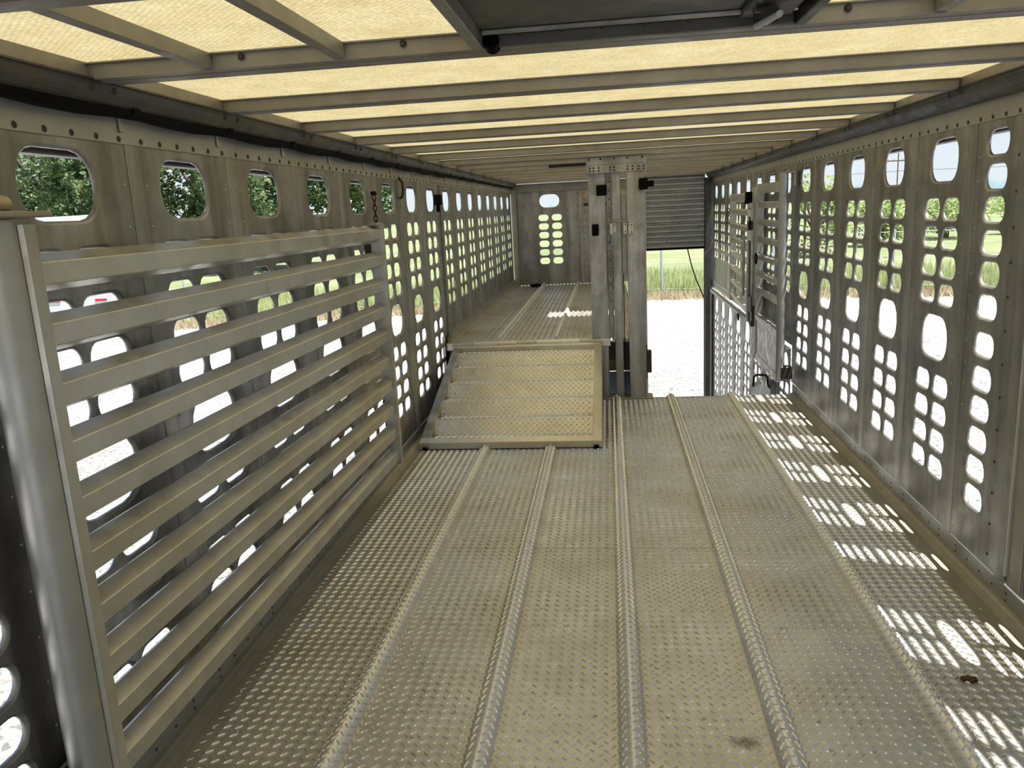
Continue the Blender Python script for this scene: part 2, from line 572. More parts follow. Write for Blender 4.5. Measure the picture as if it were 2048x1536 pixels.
ROW_HI = [1.295, 1.185, 1.075, .967]
ROW_LO = [.606, .494, .383, .273]
def std_holes(c, rows_hi=ROW_HI, rows_lo=ROW_LO, mid=.792, top=1.479):
    h = [(c, top, .258, .158, .068)]
    for z in rows_hi + rows_lo:
        h += [(c - .089, z, .152, .078, .036), (c + .089, z, .152, .078, .036)]
    if mid:
        h.append((c, mid, .262, .172, .078))
    return h
def rivets_mesh(ycols, z0, z1, dz, sgn, name='rivet', r=.0042):
    mb = MB()
    for y in ycols:
        z = z0
        while z < z1:
            mb.dome((0, y, z), (sgn, 0, 0), r, .003, 6); z += dz
    me = mb.mesh(name); me.materials.append(M['rivet'])
    return me

def wall(name, label, X, sgn):
    return struct(name, label)
wl = wall('wall_left', 'left wall of punched aluminium panels with oval holes', XL, 1)
wr = wall('wall_right', 'right wall of punched aluminium panels with oval holes', XR, -1)

PW = .488
me_std = {s: panel_mesh('panel', PW - .002, ZB + .002, ZT + .012, std_holes(.2225), 'wall', s) for s in (1, -1)}
me_up = {s: panel_mesh('panel', PW - .002, .49 if s > 0 else .335, ZT + .012, std_holes(.2225, [1.292, 1.181, 1.071, .960, .850, .740], [], None), 'wall', s) for s in (1, -1)}
me_riv = {s: rivets_mesh((.018, PW - .022), .12, 1.55, .105, s) for s in (1, -1)}
me_rivu = {s: rivets_mesh((.018, PW - .022), .55, 1.55, .105, s) for s in (1, -1)}
def post_mesh(z0, z1, sgn, w=.062):
    mb = MB()
    mb.box((-sgn * .026, -w - .018, z0), (-sgn * .0045, .013, z1))
    mb.box((-sgn * .004, -w, z0), (sgn * .0018, -.002, z1), .001)
    me = mb.mesh('post'); me.materials.append(M['post'])
    return me
me_post = {s: post_mesh(ZB, ZT + .01, s) for s in (1, -1)}
me_postu = {s: post_mesh(.335 if s < 0 else .47, ZT + .01, s) for s in (1, -1)}

def run(parent, X, sgn, seam, i0, i1, upper_from, skip=()):
    for i in range(i0, i1):
        y = seam + i * PIT
        upp = i >= upper_from
        if i not in skip:
            put('panel', (me_up if upp else me_std)[sgn], parent, (X, y, 0))
            stuff(put('panel_rivet', (me_rivu if upp else me_riv)[sgn], parent, (X, y, 0)))
        put('post', (me_postu if upp else me_post)[sgn], parent, (X, y, 0))
run(wl, XL, 1, SL, -7, 15, 7)
# right wall: punched panels, then one single-row panel and the side door frame
run(wr, XR, -1, SR, 0, 13, 5)
sing = []
for z in (1.515, 1.403, 1.295, 1.184, 1.078, .965, .832, .711, .603, .490, .382, .272):
    sing.append((.2165, z, .150, .080, .037))
me = panel_mesh('panel', .362, ZB + .002, ZT + .012, sing, 'wall', -1)
put('panel', me, wr, (XR, 2.692, 0))
mb = MB()
for z in [.12 + .112 * k for k in range(13)]:
    mb.dome((XR, 2.757, z), (-1, 0, 0), .0062, .003, 8)
stuff(mb.build('bolt', 'dark', wr, recalc=False))
mb = MB()
for z in [.11 + .08 * k for k in range(18)]:
    mb.dome((XR, 3.032, z), (-1, 0, 0), .0042, .003, 6)
stuff(mb.build('panel_rivet', 'rivet', wr, recalc=False))
mb = MB(); mb.box((XR - .002, 2.628, ZB), (XR + .03, 2.698, ZT + .01), .001); mb.build('door_jamb', 'post', wr)
mb = MB(); mb.box((XR - .004, 2.620, ZB + .03), (XR + .02, 2.627, ZT), .001); mb.build('slit_light_strip', 'bright', wr)  # pale strip added to stand for daylight in the door slit
mb = MB(); mb.box((XR + .004, 2.52, ZB), (XR + .03, 2.622, ZT + .01), .002); mb.box((XR - .006, 2.52, ZB + .02), (XR + .004, 2.545, ZT + .01), .002); mb.build('door_jamb', 'curb', wr)
run(wr, XR + .006, -1, 2.065, -7, 1, 99)

def vrun(X, sgn, parent, z0, z1, ya, yb, mat, name, bolts=None, thick=.004, zb=None):
    mb = MB(); mb.box((X - (0 if sgn > 0 else thick), ya, z0), (X + (thick if sgn > 0 else 0), yb, z1), .001)
    o = mb.build(name, mat, parent)
    return o
for (X, sgn, w_, sm) in ((XL, 1, wl, SL), (XR, -1, wr, SR)):
    # top strip with a row of dark bolts
    vrun(X, sgn, w_, ZT, 1.70, Y0, YB, 'strip', 'top_strip', thick=.004)
    mb = MB(); y = sm - 7 * PIT
    while y < YB - .05:
        for k in range(6):
            mb.dome((X + sgn * .004, y + .012 + k * .0905, ZT + .012), (sgn, 0, 0), .0082, .004, 8)
        y += PIT
    stuff(mb.build('strip_bolt', 'dark', w_, recalc=False))
    # kick strip with rivets in pairs
    vrun(X, sgn, w_, -.02, ZB, Y0, YF + .05, 'kick', 'kick_strip', thick=.004)
    mb = MB(); y = sm - 7 * PIT
    while y < YF:
        for k in range(5):
            yy = y + .03 + k * .098
            for zz in ((.048, .024) if k in (0, 4) else (.036,)):
                mb.dome((X + sgn * .004, yy, zz), (sgn, 0, 0), .0052, .002, 8)
        y += PIT
    stuff(mb.build('kick_bolt', 'dark', w_, recalc=False))
    # outer top rail seen through the upper holes
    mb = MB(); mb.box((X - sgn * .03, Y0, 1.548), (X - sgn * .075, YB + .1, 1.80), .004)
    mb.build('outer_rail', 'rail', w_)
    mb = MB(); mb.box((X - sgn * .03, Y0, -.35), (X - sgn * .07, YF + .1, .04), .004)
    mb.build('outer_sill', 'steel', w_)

# wider post and kick strip of the raised part on the left wall
mb = MB(); mb.box((XL, 5.825, -.02), (XL + .012, 5.905, ZT), .002); mb.build('corner_post', 'wall', wl)
mb = MB()
for z in [.5 + .1 * k for k in range(11)]:
    for y in (5.812, 5.92):
        mb.dome((XL + .004, y, z), (1, 0, 0), .007, .003, 8)
stuff(mb.build('bolt', 'dark', wl, recalc=False))
vrun(XL, 1, wl, ZU - .1, .505, 5.905, YB, 'kick', 'deck_strip', thick=.004)
mb = MB(); y = 5.95
while y < YB:
    mb.dome((XL + .004, y, .49), (1, 0, 0), .006, .003, 6); mb.dome((XL + .004, y + .04, .462), (1, 0, 0), .006, .003, 6); y += .092
stuff(mb.build('strip_bolt', 'dark', wl, recalc=False))
# lower solid part of left wall under the raised deck
mb = MB(); mb.box((XL - .02, YF, -1.3), (XL, YB, .49)); mb.build('lower_plate', 'wall', wl)

# right wall beyond the near floor: ledge and the lower wall with bounced light in its colour
vrun(XR, -1, wr, .335, .42, 5.86, YB, 'kick', 'deck_strip', thick=.004)
mb = MB(); y = 5.9
while y < YB:
    mb.dome((XR - .004, y, .372), (-1, 0, 0), .006, .003, 6); y += .07
stuff(mb.build('strip_bolt', 'dark', wr, recalc=False))
mb = MB(); mb.box((XR - .035, 5.86, .300), (XR + .0, YB, .312), .002); mb.box((XR - .035, 5.86, .27), (XR - .031, YB, .312)); mb.build('ledge', 'bright', wr)
low = struct('wall_right_lower', 'bright lower wall of punched panels below the ledge by rear doorway')
hl = [(.2225, .14, .262, .20, .085)]
for k in range(9):
    z = -.002 - .1115 * k
    hl += [(.2225 - .089, z - .02, .152, .078, .036), (.2225 + .089, z - .02, .152, .078, .036)]
me_low = panel_mesh('panel', PW + .057, -1.25, .30, hl, 'lowwall_lit', -1)
for i in range(5, 13):
    put('panel', me_low, low, (XR + .008, SR + i * PIT, 0))
mb = MB()
for i in range(5, 14):
    for z in [-1.1 + .09 * k for k in range(15)]:
        mb.dome((XR + .008, SR + i * PIT - .02, z), (-1, 0, 0), .005, .003, 6)
stuff(mb.build('panel_rivet', 'dark', low, recalc=False))

# ------------------------------------------------------------------ ceiling
ZB0, ZR = 1.705, 1.740
ceil = struct('ceiling', 'translucent yellow fibreglass roof on crosswise metal bows')
def sheet(x0, x1, ya, yb):
    mb = MB(); mb.add([(x0, ya, ZR), (x1, ya, ZR), (x1, yb, ZR), (x0, yb, ZR)], [(0, 1, 2, 3)])
    mb.build('roof_sheet', 'roof', ceil, recalc=False)
sheet(XL, XR, Y0, 6.98)
sheet(XL, -.14, 6.98, 7.32)
sheet(.50, XR, 6.98, 7.32)
sheet(XL, XR, 7.32, YB)
bow = MB()
bow.extrude([(-.058, .034), (-.058, .031), (-.046, .031), (-.046, .0), (.046, .0), (.046, .031), (.058, .031), (.058, .034)],
            (-1.205, 0, ZB0), (1.205, 0, ZB0), (0, 1, 0), (0, 0, 1))
bow.extrude([(-.012, -.0015), (.012, -.0015), (.012, .0005), (-.012, .0005)], (-1.205, 0, ZB0), (1.205, 0, ZB0), (0, 1, 0), (0, 0, 1))
me_bow = bow.mesh('roof_bow')
bmx = bmesh.new(); bmx.from_mesh(me_bow); bmesh.ops.recalc_face_normals(bmx, faces=bmx.faces); bmx.to_mesh(me_bow); bmx.free()
me_bow.materials.append(M['bow'])
YBOW = [1.805 + .64 * k for k in range(-5, 13)]
for k, y in enumerate(YBOW):
    put('roof_bow', me_bow, ceil, (0, y, 0))
y = 9.85; put('roof_bow', me_bow, ceil, (0, y, 0)); put('roof_bow', me_bow, ceil, (0, 10.22, 0))
# lengthwise purlins in the near bay, hung from the bows
for X in (-1.165, -.862, -.562, .655, .96):
    mb = MB(); mb.box((X - .014, -.9, ZB0 + .003), (X + .014, 1.755, ZR - .001), .001); mb.build('purlin', 'bow', ceil)
# side fascias
for (X, sgn) in ((XL, 1), (XR, -1)):
    mb = MB(); mb.box((X + sgn * .072, Y0, 1.700), (X + sgn * .076, YB, ZR), 0); mb.build('fascia', 'bow', ceil)
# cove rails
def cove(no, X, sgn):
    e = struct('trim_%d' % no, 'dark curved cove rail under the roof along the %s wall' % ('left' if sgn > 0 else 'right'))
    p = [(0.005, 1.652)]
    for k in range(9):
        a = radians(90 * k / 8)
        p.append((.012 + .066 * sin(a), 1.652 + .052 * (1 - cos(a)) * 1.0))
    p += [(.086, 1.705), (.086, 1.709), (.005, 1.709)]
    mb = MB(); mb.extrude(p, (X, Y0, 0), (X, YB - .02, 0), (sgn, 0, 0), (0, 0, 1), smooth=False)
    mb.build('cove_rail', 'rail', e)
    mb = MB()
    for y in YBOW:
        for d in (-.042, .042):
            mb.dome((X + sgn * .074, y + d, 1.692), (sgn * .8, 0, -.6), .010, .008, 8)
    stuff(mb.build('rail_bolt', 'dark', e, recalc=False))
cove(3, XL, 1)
cove(4, XR, -1)
# small hanging screws on the nearest bow
mb = MB()
for X in (-.78, -.42, -.08, .05, .15, .24, .48, .95):
    mb.dome((X, 1.757, 1.728), (0, -1, -.6), .008, .012, 6)
stuff(mb.build('screw', 'dark', ceil, recalc=False))

# roof hatch (dark opaque plate) with its frame and latch
ht = empty('roof_hatch', (.06, 1.0, ZB0), 'dark opaque metal hatch set in the yellow roof overhead', 'hatch')
def hb(a, b_, name, mat, bev=.002, mbx=None):
    mb = MB(); mb.box((a[0] - .06, a[1] - 1.0, a[2] - ZB0), (b_[0] - .06, b_[1] - 1.0, b_[2] - ZB0), bev)
    return mb.build(name, mat, ht)
hb((-.25, -.3, ZR - .010), (.385, 1.745, ZR - .004), 'hatch_plate', 'hatch')
hb((-.272, -.3, ZB0 - .004), (-.248, 1.757, ZR - .004), 'side_frame', 'bow')
hb((.378, -.3, ZB0 - .002), (.400, 1.757, ZR - .004), 'side_frame', 'rail')
hb((-.245, 1.700, ZB0 + .016), (.375, 1.712, ZR - .010), 'front_lip', 'post')
hb((-.245, 1.742, ZB0 + .0), (.375, 1.757, ZR - .012), 'front_frame', 'hatch')
mb = MB()
for X in (-.17, -.085, .0, .085, .17):
    mb.dome((X - .06, .741, .021), (0, -1, -.5), .006, .006, 6)
stuff(mb.build('screw', 'dark', ht, recalc=False))
mb = MB(); mb.tube([(-.29, .735, .012), (-.29, .765, .004)], .017, 14); mb.build('rubber_plug', 'black', ht)
mb = MB()
mb.tube([(.245, .66, -.008), (.245, .66, .022)], .024, 18, caps=False)
mb.tube([(.245, .66, .010), (.245, .66, .014)], .023, 18)
mb.box((.205, .60, .012), (.305, .72, .026), .003)
mb.build('latch_cup', 'rail', ht)
mb = MB(); mb.box((.205, .54, .004), (.225, .64, .016), .004); mb.tube([(.21, .58, -.004), (.235, .60, .0), (.24, .63, .004)], .006, 8); mb.build('latch_arm', 'hatch', ht)
mb = MB(); mb.tube([(.228, .662, -.016), (.250, .56, -.018)], .0065, 8); mb.build('latch_lever', 'bright', ht)
mb = MB(); mb.tube([(.246, .662, -.012), (.258, .58, -.012)], .0045, 8); mb.build('latch_lever', 'tube', ht)

# ------------------------------------------------------------------ rear wall and roll-up doorway
wb = struct('wall_back', 'rear end wall panel with one oval hole above twelve small ones')
holes = [(.485, 1.480, .252, .160, .075)]
for k in range(6):
    z = 1.274 - .1086 * k
    holes += [(.403, z, .126, .080, .038), (.572, z, .126, .080, .038)]
me = panel_mesh('panel', .86, ZU, 1.615, holes, 'wall', 1)
o = put('panel', me, wb); o.rotation_euler = (0, 0, radians(-90)); o.location = (-1.215, YB, 0)
mb = MB(); mb.box((-1.215, YB - .05, ZU), (-1.150, YB + .01, 1.64), .003); mb.build('corner_post', 'curb', wb)
mb = MB(); mb.box((-.355, YB - .012, ZU), (-.315, YB - .002, 1.61), .003); mb.box((-.305, YB - .004, ZU), (-.21, YB, 1.5)); mb.build('post', 'post', wb)
mb = MB()
for z in [ZU + .05 + .083 * k for k in range(14)]:
    mb.dome((-.378, YB - .001, z), (0, -1, 0), .0065, .003, 6); mb.dome((-.29, YB - .005, z), (0, -1, 0), .0065, .003, 6)
    mb.dome((.01, YB - .006, z), (0, -1, 0), .0065, .003, 6)
stuff(mb.build('bolt', 'dark', wb, recalc=False))
mb = MB(); mb.box((XL, YB - .03, 1.600), (.45, YB - .004, 1.700), .003); mb.build('header', 'bow', wb)
mb = MB(); mb.box((-.37, YB + .001, 1.431), (.43, YB + .006, 1.66)); mb.build('light_strip', 'panelb', wb)
mb = MB(); mb.box((-.37, YB + .001, ZU), (.43, YB + .006, 1.43)); mb.build('side_plate', 'wall', wb)
mb = MB(); mb.box((-.30, YB - .03, 1.395), (.10, YB - .004, 1.43), .002); mb.build('rail', 'dark', wb)
mb = MB(); mb.box((-.30, YB - .03, 1.350), (.10, YB - .004, 1.392), .002); mb.build('rail', 'post', wb)
mb = MB(); mb.box((.42, YB - .03, -1.3), (.47, YB + .02, 1.70), .003); mb.build('jamb', 'kick', wb)
mb = MB(); mb.box((1.195, YB - .06, -1.3), (XR + .02, YB + .02, 1.66), .004); mb.box((1.187, YB + .0, -1.3), (1.197, YB + .06, 1.70)); mb.build('jamb', 'rail', wb)
mb = MB()
for z in [-1.0 + .28 * k for k in range(10)]:
    mb.dome((1.225, YB - .06, z), (0, -1, 0), .008, .003, 6)
stuff(mb.build('bolt', 'dark', wb, recalc=False))
mb = MB(); mb.box((.42, YB - .02, 1.70), (XR, YB + .02, 1.745), .003); mb.build('header', 'curb', wb)
mb = MB(); mb.tube([(1.265, YB - .07, -1.2), (1.265, YB - .07, .27)], .016, 8); mb.build('door_track', 'tube', wb)

door = struct('door_1', 'grey roll-up door of narrow ribbed slats, half raised')
ns = 14
dz = (1.705 - .817) / ns
for k in range(ns):
    z1 = 1.705 - k * dz; z0 = z1 - dz
    mb = MB()
    mb.extrude([(0, z0 + .0002), (-.004, z0 + .006), (-.015, z0 + .012), (-.018, z0 + .024), (-.018, z1 - .024), (-.007, z1 - .016), (-.013, z1 - .010), (-.012, z1 - .004), (-.002, z1 - .0002), (.006, z1 - .0002), (.006, z0 + .0002)],
               (.472, YB - .002, 0), (1.188, YB - .002, 0), (0, 1, 0), (0, 0, 1))
    mb.build('slat', 'steel', door)
mb = MB(); mb.box((.472, YB - .024, .800), (1.188, YB + .008, .822), .003); mb.build('bottom_bar', 'black', door)
mb = MB()
for (a, z) in ((.72, .905), (.737, .905), (1.125, 1.085), (1.142, 1.085)):
    mb.dome((a, YB - .02, z), (0, -1, 0), .007, .003, 6)
stuff(mb.build('bolt', 'dark', door, recalc=False))

# ------------------------------------------------------------------ raised deck
deck = struct('floor_raised', 'raised rear deck of grooved aluminium planks')
def gro(x0, x1, ya, yb):
    mb = MB()
    pts = []
    x = x0 + .006
    pts.append((x0, ZU - .01)); pts.append((x0, ZU))
    while x + .0435 < x1:
        pts += [(x, ZU), (x + .006, ZU - .009), (x + .022, ZU - .009), (x + .028, ZU)]
        x += .0435
    pts += [(x1, ZU), (x1, ZU - .01)]
    p2 = pts + [(x1, ZU - .03), (x0, ZU - .03)]
    n = len(p2)
    vs = [(a, ya, z) for a, z in p2] + [(a, yb, z) for a, z in p2]
    mb.add(vs, [(i, (i + 1) % n, (i + 1) % n + n, i + n) for i in range(n)] + [tuple(range(n))[::-1], tuple(range(n, 2 * n))])
    mb.build('plank', 'deck', deck)
for a, b_ in ((XL + .07, -.84), (-.815, -.41), (-.385, .0), (.01, .18)):
    gro(a, b_, 5.80, YB)
for xr_ in (-.828, -.398):
    mb = MB(); mb.extrude([(-.024, -.03), (-.024, .003), (-.016, .005), (-.010, .030), (.010, .030), (.016, .005), (.022, 0), (.022, -.03)], (xr_, 5.80, ZU), (xr_, YB - .04, ZU), (1, 0, 0), (0, 0, 1))
    mb.build('seam_rib', 'bright', deck)
mb = MB(); mb.extrude([(0, -.03), (0, .045), (.006, .045), (.012, .01), (.03, .01), (.034, .004), (.05, .004), (.054, .0), (.07, 0), (.07, -.03)], (XL, 5.80, ZU), (XL, YB, ZU), (1, 0, 0), (0, 0, 1)); mb.build('edge_angle', 'curb', deck)
mb = MB(); mb.box((XL, 5.735, ZU - .05), (.0, 5.80, ZU + .006), .004); mb.build('nose_bar', 'ramp', deck)
mb = MB(); mb.box((-.02, 5.80, ZU - .16), (.20, 5.86, ZU - .03), .003); mb.build('side_beam', 'dark', deck)
mb = MB(); mb.box((-.02, 6.02, .14), (.20, 6.03, ZU - .06), .002); mb.build('side_plate', 'panelb', deck)
mb = MB(); mb.box((-.02, 5.99, -.3), (.20, 6.0, .14), .002); mb.build('side_plate', 'blue', deck)
mb = MB()
for z in [-.25 + .06 * k for k in range(7)]:
    mb.dome((.035, 5.99, z), (0, -1, 0), .005, .003, 6); mb.dome((.125, 5.99, z), (0, -1, 0), .005, .003, 6)
stuff(mb.build('bolt', 'dark', deck, recalc=False))
mb = MB(); mb.box((XL, 5.86, -1.3), (-.02, 5.88, ZU - .03)); mb.box((.19, 5.88, -1.3), (.20, YB, ZU - .03)); mb.build('deck_wall', 'wall', deck)
# lower floor behind the drop
lf = struct('floor_lower', 'lower floor in front of the rear roll-up doorway')
mb = MB(); mb.box((.2, YF + .05, -1.27), (XR, YB, -1.25)); mb.build('lower_plate', 'bright', lf)

# ------------------------------------------------------------------ loading ramp
Yt, Zt_, Yb_, Zb_ = 5.715, .425, 4.455, .052
rd = Vector((0, Yb_ - Yt, Zb_ - Zt_)); RL = rd.length; rd.normalize()
rn = Vector((1, 0, 0)).cross(rd)
if rn.z < 0: rn = -rn
RX0, RX1 = -1.150, -.063
rm = empty('loading_ramp', (0, Yb_, 0), 'tilted aluminium loading ramp of corrugated tread plate, hinged to raised deck', 'ramp')
def RP(x, s_, h):
    p = Vector((x, Yt, Zt_)) + rd * s_ + rn * h
    return Vector((p.x, p.y - Yb_, p.z))
def rbar(x0, x1, s0, s1, h0, h1, name, mat='ramp'):
    c = [(x0, s0), (x1, s0), (x1, s1), (x0, s1)]
    e = .003
    vs = [RP(a, b_, h0) for a, b_ in c] + [RP(a, b_, h1 - e) for a, b_ in c] + [RP(a + (e if a == x0 else -e), b_ + (e if b_ == s0 else -e), h1) for a, b_ in c]
    fs = [(3, 2, 1, 0)] + [(i, (i + 1) % 4, (i + 1) % 4 + 4, i + 4) for i in range(4)] + [(i + 4, (i + 1) % 4 + 4, (i + 1) % 4 + 8, i + 8) for i in range(4)] + [(8, 9, 10, 11)]
    mb = MB(); mb.add(vs, fs); return mb.build(name, mat, rm)
rbar(RX0, RX0 + .055, .0, RL, -.045, 0, 'side_bar', 'post')
rbar(RX1 - .055, RX1, .0, RL, -.045, 0, 'side_bar')
rbar(RX0, RX1, RL - .055, RL + .002, -.045, .001, 'end_bar')
rbar(RX0, RX1, 0, .045, -.045, .001, 'end_bar')
a0, a1 = .045, RL - .055
NP = 5
per = (a1 - a0) / (NP + .35)
def rprof(s_):
    t = ((s_ - a0) / per + .10) % 1.0
    # flat shallow tread then steep riser facing the foot of the ramp
    lo, hi = -.058, -.006
    if t < .42: return lo + (hi - lo) * (t / .42)
    if t < .50: return hi
    if t < .92: return hi - (hi - lo) * ((t - .50) / .42)
    return lo
N_ = 90
mb = MB()
vs = []
for k in range(N_ + 1):
    s_ = a0 + (a1 - a0) * k / N_
    h = rprof(s_)
    vs += [RP(RX0 + .055, s_, h), RP(RX1 - .055, s_, h)]
mb.add(vs, [(2 * k, 2 * k + 1, 2 * k + 3, 2 * k + 2) for k in range(N_)], False)
mb.build('corrugated_plate', 'ramp', rm, recalc=False)
def rf(s_, t):
    h = rprof(t); dh = (rprof(t + .004) - rprof(t - .004)) / .008
    p = RP(s_, t, h)
    n = (rn - rd * dh).normalized()
    return p, n
lugs(rf, (RX0 + .075, RX1 - .07), (a0 + .012, a1 - .012), 'tread_lug', 'lug', rm, Hh=.0046, Wd=.0034)
# hinge knuckles between ramp and deck
xs_h = [-1.165, -1.008, -.676, -.540, -.220, -.075]
for i in range(5):
    mb = MB()
    rr = .017 if i % 2 else .013
    mb.tube([(xs_h[i] + .003, Yt + .002 - Yb_, Zt_ + .004), (xs_h[i + 1] - .003, Yt + .002 - Yb_, Zt_ + .004)], rr, 12)
    mb.build('hinge_knuckle', 'ramp' if i % 2 else 'deck', rm)
for xf in (RX0 + .02, RX1 - .05):
    mb = MB(); mb.box((xf, .0, .001), (xf + .03, .04, .02)); mb.build('foot', 'black', rm)

# ------------------------------------------------------------------ big slatted gate on the left
gx0, gy0, gx1, gy1 = -1.122, 1.455, -1.088, 3.80
ga = math.atan2(gy1 - gy0, gx1 - gx0)
gl = math.hypot(gx1 - gx0, gy1 - gy0)
sg = empty('slatted_gate', (gx0, gy0, 0), 'large foreground slatted aluminium gate folded back along left wall', 'gate', rz=ga)
# local x runs along the gate, local +y is towards the wall
for k in range(10):
    z = 1.317 - .1238 * k
    mb = MB()
    pr_ = [(.002, z + .0012), (0, z - .0012), (0, z - .0425), (.0018, z - .0448), (.038, z - .060), (.046, z - .058), (.046, z + .017), (.038, z + .019)]
    mb.extrude(pr_, (.0, 0, 0), (gl, 0, 0), (0, 1, 0), (0, 0, 1))
    o_ = mb.build('slat', 'gate', sg)
    rw = random.Random(k)
    mb = MB(); mb.tube([(.003, -.002 + rw.uniform(-.001, .001), z - .046 + .046 * q / 9) for q in range(10)], [.003 + rw.uniform(-.0008, .0012) for q in range(10)], 6); mb.build('weld', 'gate', o_)
mb = MB()
mb.tube([(-.085, .005, .02), (-.085, .005, 1.398)], .040, 20)
mb.build('round_post', 'tube', sg)
mb = MB(); mb.extrude([(-.052, -.022), (-.046, -.030), (-.034, -.022), (.004, -.016), (.006, -.012), (.006, .05), (-.052, .05)], (0, 0, .03), (0, 0, 1.392), (1, 0, 0), (0, 1, 0)); mb.build('post_channel', 'gate', sg)
mb = MB(); mb.extrude([(gl - .004, -.012), (gl + .020, -.012), (gl + .020, .052), (gl - .004, .052)], (0, 0, .14), (0, 0, 1.348), (1, 0, 0), (0, 1, 0)); mb.build('end_bar', 'gate', sg)
mb = MB(); mb.box((gl - .06, .0, 1.338), (gl + .025, .05, 1.350), .002); mb.build('end_cap', 'curb', sg)
for y in (1.2, .12):
    mb = MB(); mb.box((gl + .0, .052, y), (gl + .012, .09, y + .05), .002); mb.build('wall_lug', 'dark', sg)
# hinge bracket on the wall above the post
hbk = empty('hinge_bracket', (XL + .05, 1.43, 1.41), 'worn hinge bracket with round pin above foreground gate post', 'bracket')
mb = MB(); mb.box((-.045, -.16, -.006), (.105, .025, .006), .003); mb.build('shelf_plate', 'curb', hbk)
mb = MB(); mb.tube([(.03, -.14, .022), (.03, -.005, .022)], .016, 12); mb.build('pin', 'panelb', hbk)
mb = MB(); mb.box((-.048, -.20, .02), (-.036, -.035, .20), .004); mb.build('back_plate', 'wall', hbk)
# flap at bottom of left wall behind gate
fl = empty('corner_flap', (XL + .01, 1.25, .2), 'dark plate with pale bent edge low on left wall behind gate post', 'plate')
mb = MB(); mb.box((0, -.5, -.195), (.012, .19, .048), .003); mb.build('plate', 'rail', fl)
mb = MB(); mb.tube([(.012, -.5, .05), (.014, .10, .05), (.016, .19, .056)], .005, 6); mb.build('edge_bead', 'gate', fl)

# chain holding the gate
def link_mesh(mb, c, ax, size=.017, r=.0035):
    pts = []
    for k in range(13):
        a = 2 * pi * k / 12
        d = size * .55 * cos(a); e = size * sin(a)
        pts.append((c[0] + (d if ax == 0 else 0), c[1] + (d if ax == 1 else 0), c[2] + e))
    mb.tube(pts, r, 6, caps=False)
def chain(name, x, y, z0, n, label, mat='rust'):
    e = empty(name, (x, y, z0), label, 'chain')
    for k in range(n):
        mb = MB(); link_mesh(mb, (0, 0, -k * .026), k % 2); mb.build('link', mat, e)
    mb = MB(); mb.box((-.012, -.02, .012), (.012, .015, .032), .004); mb.build('anchor', 'black', e)
    return e
chain('chain', -1.185, 4.07, 1.475, 6, 'rusty chain hanging above far end of left slatted gate')
chain('chain', -1.165, 3.90, .42, 7, 'dark chain hanging low on left wall past the slatted gate', 'black')
# hook on left wall
hk = MB(); hk.tube([(0, 0, .06), (.02, 0, .03), (.022, 0, -.02), (.012, 0, -.055), (.0, 0, -.06)], .008, 8)
o = hk.build('wall_hook', 'dark'); o.location = (XL + .004, 4.70, 1.54); tag(o, 'curved dark metal hook on left wall right of the rusty chain', 'hook')

# cable along the left cove with clamps
cb = empty('cable', (XL, 1.5, 1.665), 'thick black cable clamped along top of left wall', 'cable')
pts = []
y = -1.5
while y <= YB - .1:
    sag = -.012 * abs(sin((y - 1.96) * pi / .514)) if y < 6 else 0
    pts.append((.034, y - 1.5, .0 + sag)); y += .13
mb = MB(); mb.tube(pts, .019, 10); mb.build('cable_run', 'black', cb)
mb = MB(); mb.tube([(p[0] + .008, p[1], p[2] + .026 - .006 * sin(p[1] * 7)) for p in pts], .009, 8); mb.build('cable_run', 'black', cb)
for y in [1.96 + .514 * k for k in range(15)]:
    mb = MB(); mb.tube([(.034, y - 1.5 - .014, .002), (.034, y - 1.5 + .014, .002)], .025, 12); mb.build('clamp', 'black', cb)
    mb = MB(); mb.box((.004, y - 1.5 - .008, -.052), (.012, y - 1.5 + .008, -.012), .003); mb.build('clamp_tab', 'rivet', cb)

# ------------------------------------------------------------------ rubber bumpers
def bumper(x, y, z, sx, sy, sz, label, extra=None):
    e = empty('rubber_bumper', (x, y, z), label, 'bumper')
    mb = MB(); mb.box((-sx / 2, -sy / 2, -sz / 2), (sx / 2, sy / 2, sz / 2), .006); mb.build('pad', 'black', e)
    if extra:
        mb = MB(); mb.box(*extra, .004); mb.build('stop', 'black', e)
    return e
bumper(-.039, 5.655, 1.482, .072, .04, .072, 'black square rubber pad high on the left divider post')
bumper(-.088, 5.655, 1.216, .048, .03, .080, 'black upright rubber pad lower on the left divider post')
bumper(.245, 5.655, 1.510, .060, .04, .076, 'black rubber stop on right divider post by roll-up door', ((.03, -.012, -.02), (.072, .012, .02)))
bumper(-1.185, 5.66, 1.478, .05, .08, .07, 'black rubber stop on left wall between two round holes', ((-.01, -.04, -.085), (.012, .0, -.03)))

# ------------------------------------------------------------------ divider frame
dv = empty('divider_frame', (.06, 5.72, 0), 'tall divider frame of three aluminium posts between ramp and rear doorway', 'frame')
def db(a, b_, name, mat='divider', bev=.003):
    mb = MB(); mb.box((a[0] - .06, a[1] - 5.72, a[2]), (b_[0] - .06, b_[1] - 5.72, b_[2]), bev)
    return mb.build(name, mat, dv)
db((-.133, 5.740, .002), (-.015, 5.84, 1.62), 'post')
db((.032, 5.72, .002), (.090, 5.80, 1.62), 'post')
db((.131, 5.675, .002), (.250, 5.79, 1.62), 'post')
db((-.140, 5.665, 1.595), (.266, 5.80, 1.653), 'header')
db((-.142, 5.663, 1.650), (.268, 5.80, 1.703), 'top_plate')
db((-.070, 5.66, .001), (.295, 5.81, .010), 'base_plate', 'curb')
db((.093, 5.76, .9), (.127, 5.80, 1.45), 'slide_bar', 'bright')
db((.098, 5.765, .01), (.104, 5.775, .9), 'rod', 'rail')
db((-.010, 5.80, ZU), (.028, 5.84, 1.60), 'back_channel', 'wall')
